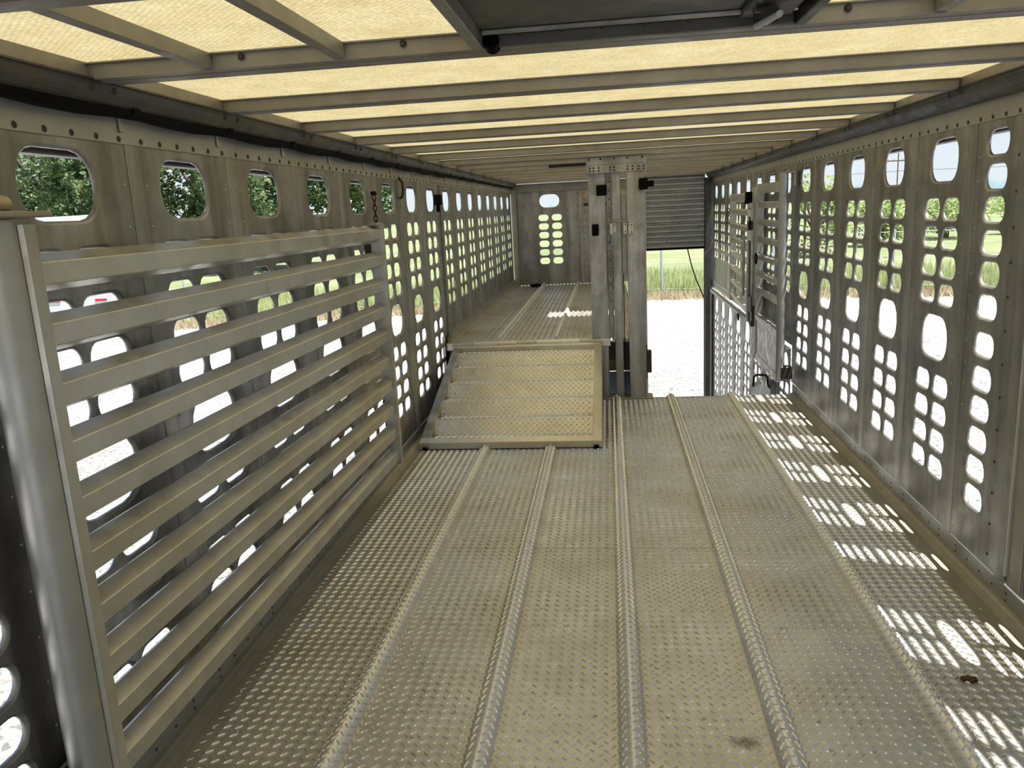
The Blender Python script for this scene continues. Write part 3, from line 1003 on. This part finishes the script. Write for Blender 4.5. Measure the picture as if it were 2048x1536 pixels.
mb = MB()
for X in (-.115, -.09, -.055, .025, .05, .14, .175, .215, .25):
    for z in (1.612, 1.632): mb.dome((X - .06, -.056, z), (0, -1, 0), .0075, .003, 6)
for X in (-.12, -.04, .05, .14, .24):
    mb.dome((X - .06, -.058, 1.688), (0, -1, 0), .0075, .003, 6)
for z in [.7 + .06 * k for k in range(16)]:
    mb.dome((.01 - .06, .079, z), (0, -1, 0), .005, .002, 6)
stuff(mb.build('bolt', 'dark', dv, recalc=False))
# edge block on right post
db((.252, 5.70, .185), (.288, 5.76, .345), 'catch_block', 'dark')
db((.250, 5.70, .14), (.258, 5.76, .39), 'catch_strip', 'dark')
# latch with bent rod
la = empty('gate_latch', (.12, 5.66, 1.22), 'pale bolt latch with bent rod across middle and right divider posts', 'latch')
for (x0, x1) in ((.022, .058), (.105, .130), (.140, .172)):
    mb = MB(); mb.box((x0 - .12, .045 if x0 < .1 else .002, -.04), (x1 - .12, .062 if x0 < .1 else .014, .035), .002); mb.build('keeper', 'bright', la)
mb = MB()
for (x0, z) in ((.044, -.03), (.044, .022), (.118, -.025), (.118, .022), (.16, -.028), (.16, .02)):
    mb.dome((x0 - .12, .044 if x0 < .1 else .001, z), (0, -1, 0), .005, .003, 6)
stuff(mb.build('bolt', 'dark', la, recalc=False))
mb = MB(); mb.tube([(-.095, .03, -.12), (-.095, .03, .035), (-.088, .02, .045), (.0, -.004, .046), (.018, -.004, .04), (.022, -.004, .02), (.022, -.004, -.04)], .005, 8); mb.build('bent_rod', 'divider', la)
mb = MB(); mb.tube([(-.098, .026, -.04), (-.098, .026, .035)], .011, 8); mb.build('barrel', 'bright', la)
mb = MB(); mb.tube([(.028, -.006, -.038), (.028, -.006, .012)], .010, 8); mb.build('barrel', 'bright', la)

# ------------------------------------------------------------------ right hand gates
def gate_r(name, label, x0, y0, x1, y1, z0, z1, n, post_at, plate=None, tube_r=.024, zpost=None):
    a = math.atan2(y1 - y0, x1 - x0); L = math.hypot(x1 - x0, y1 - y0)
    e = empty(name, (x0, y0, 0), label, 'gate', rz=a)
    zt = z1
    zb = plate[1] if plate else z0
    pitch = (zt - zb) / (n - .3)
    for k in range(n):
        z = zt - pitch * k
        if k == n - 1 and plate: z = plate[1] + .01
        mb = MB()
        h = .058 if k == 0 else .036
        mb.extrude([(-.0, z), (-.0, z - h), (-.020, z - h - .006), (-.026, z - h - .005), (-.026, z + .006), (-.022, z + .008)], (.02, .022, 0), (L - .01, .022, 0), (0, 1, 0), (0, 0, 1))
        mb.build('slat', 'gate', e)
    if plate:
        mb = MB(); mb.box((.02, .012, plate[0]), (L - .01, .018, plate[1]), 0); mb.build('kick_plate', 'gate', e)
        mb = MB(); mb.box((.02, -.014, plate[0] - .05), (L, .024, plate[0] + .005), .003); mb.build('bottom_rail', 'gate', e)
        mb = MB(); mb.box((.02, -.014, plate[1] - .03), (L, .026, plate[1] + .015), .003); mb.build('mid_rail', 'gate', e)
    mb = MB(); mb.box((L - .02, -.03, z0), (L + .004, .028, z1 + .01), .003); mb.build('end_bar', 'gate', e)
    if zpost:
        mb = MB(); mb.tube([(0, 0, zpost[0]), (0, 0, zpost[1])], tube_r, 16); mb.build('round_post', 'tube', e)
    else:
        mb = MB(); mb.box((-.01, -.018, z0), (.02, .024, z1 + .004), .003); mb.build('end_bar', 'gate', e)
    return e, a, L
g1, a1_, L1 = gate_r('swing_gate', 'slatted gate with solid lower plate and round post on right wall', 1.190, 5.74, 1.200, 6.66, .10, 1.475, 8, 0, (.13, .44), .030, (.095, 1.535))
mb = MB(); mb.box((-.035, -.075, 1.44), (.06, -.058, 1.545), .004); mb.box((-.05, -.075, 1.530), (.05, -.02, 1.545), .003); mb.build('hinge_bracket', 'divider', g1)
mb = MB(); mb.box((-.04, -.078, .11), (.03, -.0, .20), .004); mb.build('hinge_bracket', 'dark', g1)
g2, a2_, L2 = gate_r('sliding_gate', 'smaller slatted gate behind round-post gate near rear doorway', 1.105, 6.52, 1.185, 7.95, .42, 1.415, 8, 0)
for (za, zb_, mt) in ((1.205, 1.295, 'bright'), (1.135, 1.205, 'dark'), (1.055, 1.135, 'bright'), (.50, .62, 'tube')):
    mb = MB(); mb.tube([(-.045, .005, za + .002), (-.045, .005, zb_ - .002)], .021, 14); mb.build('hinge_barrel', mt, g2)
mb = MB(); mb.box((-.05, .0, .42), (-.005, .012, 1.30), .002); mb.build('hinge_plate', 'rail', g2)
mb = MB(); mb.tube([(.03, .045, .62), (.03, .045, 1.1)], .010, 8); mb.build('latch_rod', 'tube', g2)
bumper(1.082, 6.475, 1.385, .05, .05, .085, 'black rubber stop between the two right hand slatted gates', ((-.03, -.01, -.05), (.0, .01, -.02)))
def ring(x, y, z, r, label, mat='black'):
    mb = MB(); mb.tube([(0, r * cos(2 * pi * k / 16), r * sin(2 * pi * k / 16)) for k in range(17)], .0055, 6, caps=False)
    o = mb.build('ring', mat); o.location = (x, y, z); tag(o, label, 'ring')
ring(1.085, 6.46, 1.19, .045, 'dark round pull ring hanging below rubber stop of right gates')
ring(1.130, 6.40, .92, .040, 'thin dark ring hanging midway up between the right gates')
ring(1.235, 7.9, .26, .035, 'dark ring hanging under the ledge of the right wall')
ch = empty('sunlit_channel', (1.255, 7.02, .45), 'upright channel between the two right hand gates, sunlight painted as pale colour', 'channel')  # added channel, its bright colour stands in for sun striping here
mb = MB(); mb.extrude([(-.16, 0), (.16, 0), (.16, .03), (.14, .03), (.14, .008), (-.14, .008), (-.14, .03), (-.16, .03)], (0, 0, .0), (0, 0, 1.02), (0, 1, 0), (-1, 0, 0)); mb.build('channel_body', 'bright', ch)
mb = MB(); mb.box((-.06, -.05, -.15), (.0, .05, .02), .005); mb.build('channel_foot', 'dark', ch)
ch2 = empty('chain', (1.27, 8.85, 1.27), 'tangle of dark chain hanging on right wall near rear doorway', 'chain')
for k in range(6):
    mb = MB(); link_mesh(mb, (-.01 * (k % 2), .02 * (k % 3), -k * .028), k % 2, .02, .005); mb.build('link', 'rust', ch2)

# lamp-like latch box at the edge of the drop
lb = empty('latch_box', (1.16, 6.35, -.10), 'dark metal box with loop handle beyond floor edge at right', 'box')
mb = MB(); mb.extrude([(-.075, -.10), (.075, -.10), (.075, .0), (.02, .06), (-.06, .02)], (0, -.06, 0), (0, .06, 0), (1, 0, 0), (0, 0, 1)); mb.build('box_body', 'kick', lb)
mb = MB(); mb.tube([(-.05, -.02, .02), (-.045, -.02, .10), (-.02, -.02, .115), (.045, -.02, .11), (.06, -.02, .09), (.06, -.02, .03)], .008, 8); mb.build('loop_handle', 'black', lb)
mb = MB(); mb.box((.07, -.05, -.12), (.12, .05, .06), .005); mb.build('box_side', 'rail', lb)

# strap at rear doorway
mb = MB(); mb.tube([(0, 0, 0), (.05, 0, -.22), (.11, 0, -.40), (.20, 0, -.62)], .007, 6)
o = mb.build('pull_strap', 'black'); o.location = (.985, YB + .03, .805); tag(o, 'black pull strap hanging from bottom of the roll-up door', 'strap')
mb = MB(); mb.tube([(0, 0, 0), (.06, -.02, .07), (.085, -.02, .16), (.05, -.02, .21)], .006, 6)
o = mb.build('bent_rod', 'tube'); o.location = (1.19, YB - .07, .74); tag(o, 'bent metal rod on door jamb right of roll-up door', 'rod')

# clod of dirt on floor, clod on the deck, cross brace
def clod(name, loc, s, label, mat='clod'):
    bm = bmesh.new(); bmesh.ops.create_icosphere(bm, subdivisions=3, radius=1)
    for v in bm.verts:
        k = 1 + .35 * sin(v.co.x * 5 + 1) * cos(v.co.y * 7) + .25 * random.uniform(-1, 1) * .5
        v.co = Vector((v.co.x * s[0] * k, v.co.y * s[1] * k, (v.co.z * k + .6) * s[2]))
    me = bpy.data.meshes.new(name); bm.to_mesh(me); bm.free(); me.materials.append(M[mat])
    o = put(name, me); o.location = loc; tag(o, label, 'debris'); return o
clod('dirt_clod', (.962 * 1.026, 2.11 * 1.026, .001), (.022, .012, .006), 'small brown dried mud clod lying on the tread floor')
clod('tangled_strap', (-.924, 10.05, ZU), (.06, .04, .022), 'small black clump lying on raised deck below rear panel', 'black')
brc = MB(); brc.box((-.02, -.0, -.01), (.28, .03, .012), .003)
o = brc.build('slide_bolt', 'dark'); o.location = (-.50, 6.90, 1.69); tag(o, 'dark slide bolt under the roof left of divider frame', 'bolt')
o.location = (-.42, 6.3, 1.692)

# ------------------------------------------------------------------ outdoors
gr = struct('ground', 'pale gravel yard around the trailer')
mb = MB(); mb.add([(-300, -300, ZG), (300, -300, ZG), (300, 300, ZG), (-300, 300, ZG)], [(0, 1, 2, 3)]); mb.build('gravel', 'gravel', gr, recalc=False)
fd = struct('ground_field', 'green field beyond the gravel yard')
def edge_y(x):   # border between gravel and grass
    if x < -30: return 22
    if x < -12: return 22.5 + (x + 30) * .22
    if x < 2: return 26.5 + (x + 12) * .21
    return 29.4 - (x - 2) * .23
mb = MB(); n = 120
xsb = [-300, -60] + [-60 + 120 * k / n for k in range(1, n)] + [60, 300]
vs = []
for k, x in enumerate(xsb):
    ye = edge_y(max(-60, min(60, x))) + random.uniform(-.25, .25)
    if x > 40: ye = 18
    vs += [(x, ye, ZG + .012), (x, 1400, ZG + .012)]
mb.add(vs, [(2 * k, 2 * k + 2, 2 * k + 3, 2 * k + 1) for k in range(len(xsb) - 1)]); mb.build('field', 'field', fd)
mb = MB(); mb.add([(24, -300, ZG + .014), (1400, -300, ZG + .014), (1400, 300, ZG + .014), (24, 22, ZG + .014)], [(0, 1, 2, 3)]); mb.build('field', 'field', fd)
def blades(name, mat, n, fx, hmin, hmax, w):
    mb = MB(); V = []; F = []
    for _ in range(n):
        x, y = fx()
        a = random.uniform(0, pi); h = random.uniform(hmin, hmax); b = random.uniform(-.12, .12)
        o = len(V)
        V += [(x - w * cos(a), y - w * sin(a), ZG), (x + w * cos(a), y + w * sin(a), ZG), (x + b, y + b * .6, ZG + h)]
        F.append((o, o + 1, o + 2))
    mb.v = V; mb.f = F; mb.sm = [False] * len(F)
    return stuff(mb.build(name, mat, fd, recalc=False))
def fx1():
    x = random.uniform(-45, 22); return x, edge_y(x) + random.uniform(.3, 1) ** 2 * 9
def fx2():
    x = random.uniform(-45, 22); return x, edge_y(x) + random.gauss(.1, .35)
blades('tall_grass', 'grassb', 46000, fx1, .25, .7, .035)
blades('dry_grass', 'dry', 16000, fx2, .12, .35, .03)

# perimeter fence
fe = empty('wire_fence', (0, 31, ZG), 'galvanised wire fence along the field edge outside', 'fence')
px_ = [-34, -30.2, -26.4, -22.6, -18.8, -15, -11.2, -7.4, -3.0, 1.95, 5.8, 9.6, 13.4, 17.2, 21]
for x in px_:
    mb = MB(); mb.tube([(x, edge_y(x) + 1.0 - 31, 0), (x, edge_y(x) + 1.0 - 31, 2.1)], .045, 10); mb.build('fence_post', 'galv', fe)
for z in (.25, 1.2, 2.05):
    mb = MB(); mb.tube([(x, edge_y(x) + 1.0 - 31, z) for x in px_], .012, 5); mb.build('rail_wire', 'galv', fe)

def leafball(cx, cy, cz, rx, ry, rz, n, sz, seed):
    rnd = random.Random(seed)
    blobs = []
    for _ in range(16):
        a = rnd.uniform(0, 2 * pi); b = rnd.uniform(-1, 1); c = math.sqrt(1 - b * b)
        k = rnd.uniform(.45, .80)
        blobs.append((cx + rx * k * c * cos(a), cy + ry * k * c * sin(a), cz + rz * k * b, rnd.uniform(.28, .45)))
    V = []; F = []
    for _ in range(n):
        bx, by, bz, br = rnd.choice(blobs)
        a = rnd.uniform(0, 2 * pi); b = rnd.uniform(-1, 1); c = math.sqrt(1 - b * b); k = rnd.uniform(.6, 1) ** .5
        x, y, z = bx + rx * br * k * c * cos(a), by + ry * br * k * c * sin(a), bz + rz * br * k * b
        u = Vector((rnd.uniform(-1, 1), rnd.uniform(-1, 1), rnd.uniform(-.5, .5))).normalized()
        w = u.cross(Vector((rnd.uniform(-1, 1), rnd.uniform(-1, 1), rnd.uniform(-1, 1)))).normalized()
        s = sz * rnd.uniform(.5, 1.2)
        p = Vector((x, y, z)); o = len(V)
        V += [p - u * s, p + w * s * .5, p + u * s, p - w * s * .5]
        F.append((o, o + 1, o + 2, o + 3))
    return V, F
def tree(x, y, h, r, label, mat='leaf', n=9000, sz=.22, seed=1, cat='tree', group=None, name='tree', low=.18):
    e = empty(name, (x, y, ZG), label, cat, group)
    V, F = leafball(0, 0, h * (.5 + low / 2), r, r, h * (1 - low) / 2, n, sz, seed)
    mb = MB(); mb.v = V; mb.f = F; mb.sm = [False] * len(F)
    o = mb.build('foliage', mat, e, recalc=False); stuff(o)
    mb = MB(); mb.tube([(0, 0, 0), (.1, 0, h * .3), (-.1, .1, h * .65)], [r * .06 + .03, r * .045 + .02, r * .02 + .01], 8); mb.build('trunk', 'bark', e)
    for k in range(4):
        a = k * 1.7 + seed
        mb = MB(); mb.tube([(0, 0, h * .25), (r * .35 * cos(a), r * .35 * sin(a), h * .5), (r * .6 * cos(a), r * .6 * sin(a), h * .7)], [r * .03 + .015, r * .02 + .01, .01], 6); mb.build('branch', 'bark', e)
    return e
T = [(x * 1.32, y * 1.32, (h - 3.4) * 1.32 + 3.2, r * 1.32) for x, y, h, r in ((-39.5, 44, 13, 5.2), (-33.5, 47, 14, 5.2), (-28.5, 43.5, 13, 4.4), (-24, 47, 13.5, 4.6), (-19.5, 44, 12.5, 4.1), (-15.4, 47, 11.5, 3.3), (-45, 47, 13, 5.2))]
ORD = ['leftmost but one', 'third from the left', 'fourth from the left', 'fifth from the left', 'sixth from the left', 'rightmost', 'leftmost']
for k, (x, y, h, r) in enumerate(T):
    tree(x, y, h, r, 'dense green tree outside left wall, %s of its row' % ORD[k], seed=k + 3, group='trees outside the left wall', low=.05, n=13000, sz=.27)
B = [(11.5, 47, 5.1, 2.3, 'tall yellow-green bush outside right wall, leftmost of its row'), (17.6, 55, 3.6, 2.4, 'low yellow-green bush left of the utility pole outside right wall'),
     (23.5, 60, 3.8, 3.4, 'low wide bush in front of the utility pole outside right wall'), (30.5, 62, 3.7, 3.0, 'low pale bush outside right wall, rightmost of its row')]
for k, (x, y, h, r, lb_) in enumerate(B):
    tree(x, y, h, r, lb_, 'leafy', 4200, .13, 40 + k, 'bush', 'bushes outside the right wall', 'bush', 0.02)
up_ = empty('utility_pole', (40.2, 120, ZG), 'tall wooden utility pole with crossarm far outside right wall', 'pole')
mb = MB(); mb.tube([(0, 0, 0), (0, 0, 8.6)], [.10, .08], 8); mb.build('pole', 'wood', up_)
mb = MB(); mb.box((-1.5, -.06, 7.5), (1.5, .06, 7.66)); mb.build('crossarm', 'wood', up_)
for x in (-1.3, -.6, .6, 1.3):
    mb = MB(); mb.tube([(x, 0, 7.66), (x, 0, 7.86)], .05, 6); mb.build('insulator', 'galv', up_)
mb = MB(); mb.tube([(-40, 0, 6.1), (-20, 0, 5.85), (0, 0, 6.2), (25, 0, 5.9), (60, 0, 6.2)], .03, 4); mb.build('power_line', 'dark', up_)

# distant woods
tl = struct('woods_horizon', 'hazy blue tree line on the horizon')
def woods(x0, x1, y, h, seed):
    rnd = random.Random(seed); mb = MB(); n = 160; V = []
    hs = [h * (.55 + .45 * abs(sin(k * .37 + seed) * cos(k * .11)) + rnd.uniform(0, .25)) for k in range(n + 1)]
    for k in range(n + 1):
        x = x0 + (x1 - x0) * k / n
        V += [(x, y - 12, ZG), (x, y - 6, ZG + hs[k] * .8), (x, y, ZG + hs[k]), (x, y + 12, ZG)]
    F = []
    for k in range(n):
        for j in range(3):
            F.append((4 * k + j, 4 * k + j + 1, 4 * k + j + 5, 4 * k + j + 4))
    mb.add(V, F, True); mb.build('woods', 'haze', tl)
woods(-420, 60, 520, 8.5, 3)
woods(60, 700, 620, 10, 5)

# parked white trailer
tw = empty('parked_trailer', (-23.75, 28.2, ZG), 'white trailer parked outside left wall with red and white tape', 'trailer')
def tb(a, b_, name, mat='white', bev=.03, par=None):
    mb = MB(); mb.box(a, b_, bev); return mb.build(name, mat, par or tw)
body = tb((-6, -1.2, .62), (6.1, 1.2, 4.02), 'body')
tb((-6.03, -1.24, .50), (6.13, -1.18, .64), 'lower_rail', 'galv', .005)
for k in range(13):
    tb((-5.9 + k * .92, -1.215, .96), (-5.45 + k * .92, -1.2, 1.04), 'red_tape', 'red', 0, body)
for k in range(8):
    tb((4.3 + k * .17, -1.208, 1.40), (4.38 + k * .17, -1.199, 1.48), 'side_mark', 'galv', 0, body)
for x in (-4.2, -3.0, 4.0):
    mb = MB(); mb.tube([(x, -1.15, .42), (x, -.85, .42)], .42, 20); mb.build('wheel', 'tyre', tw)
mb = MB(); mb.box((-5.5, -.6, .40), (5.6, .6, .63)); mb.build('chassis', 'dark', tw)
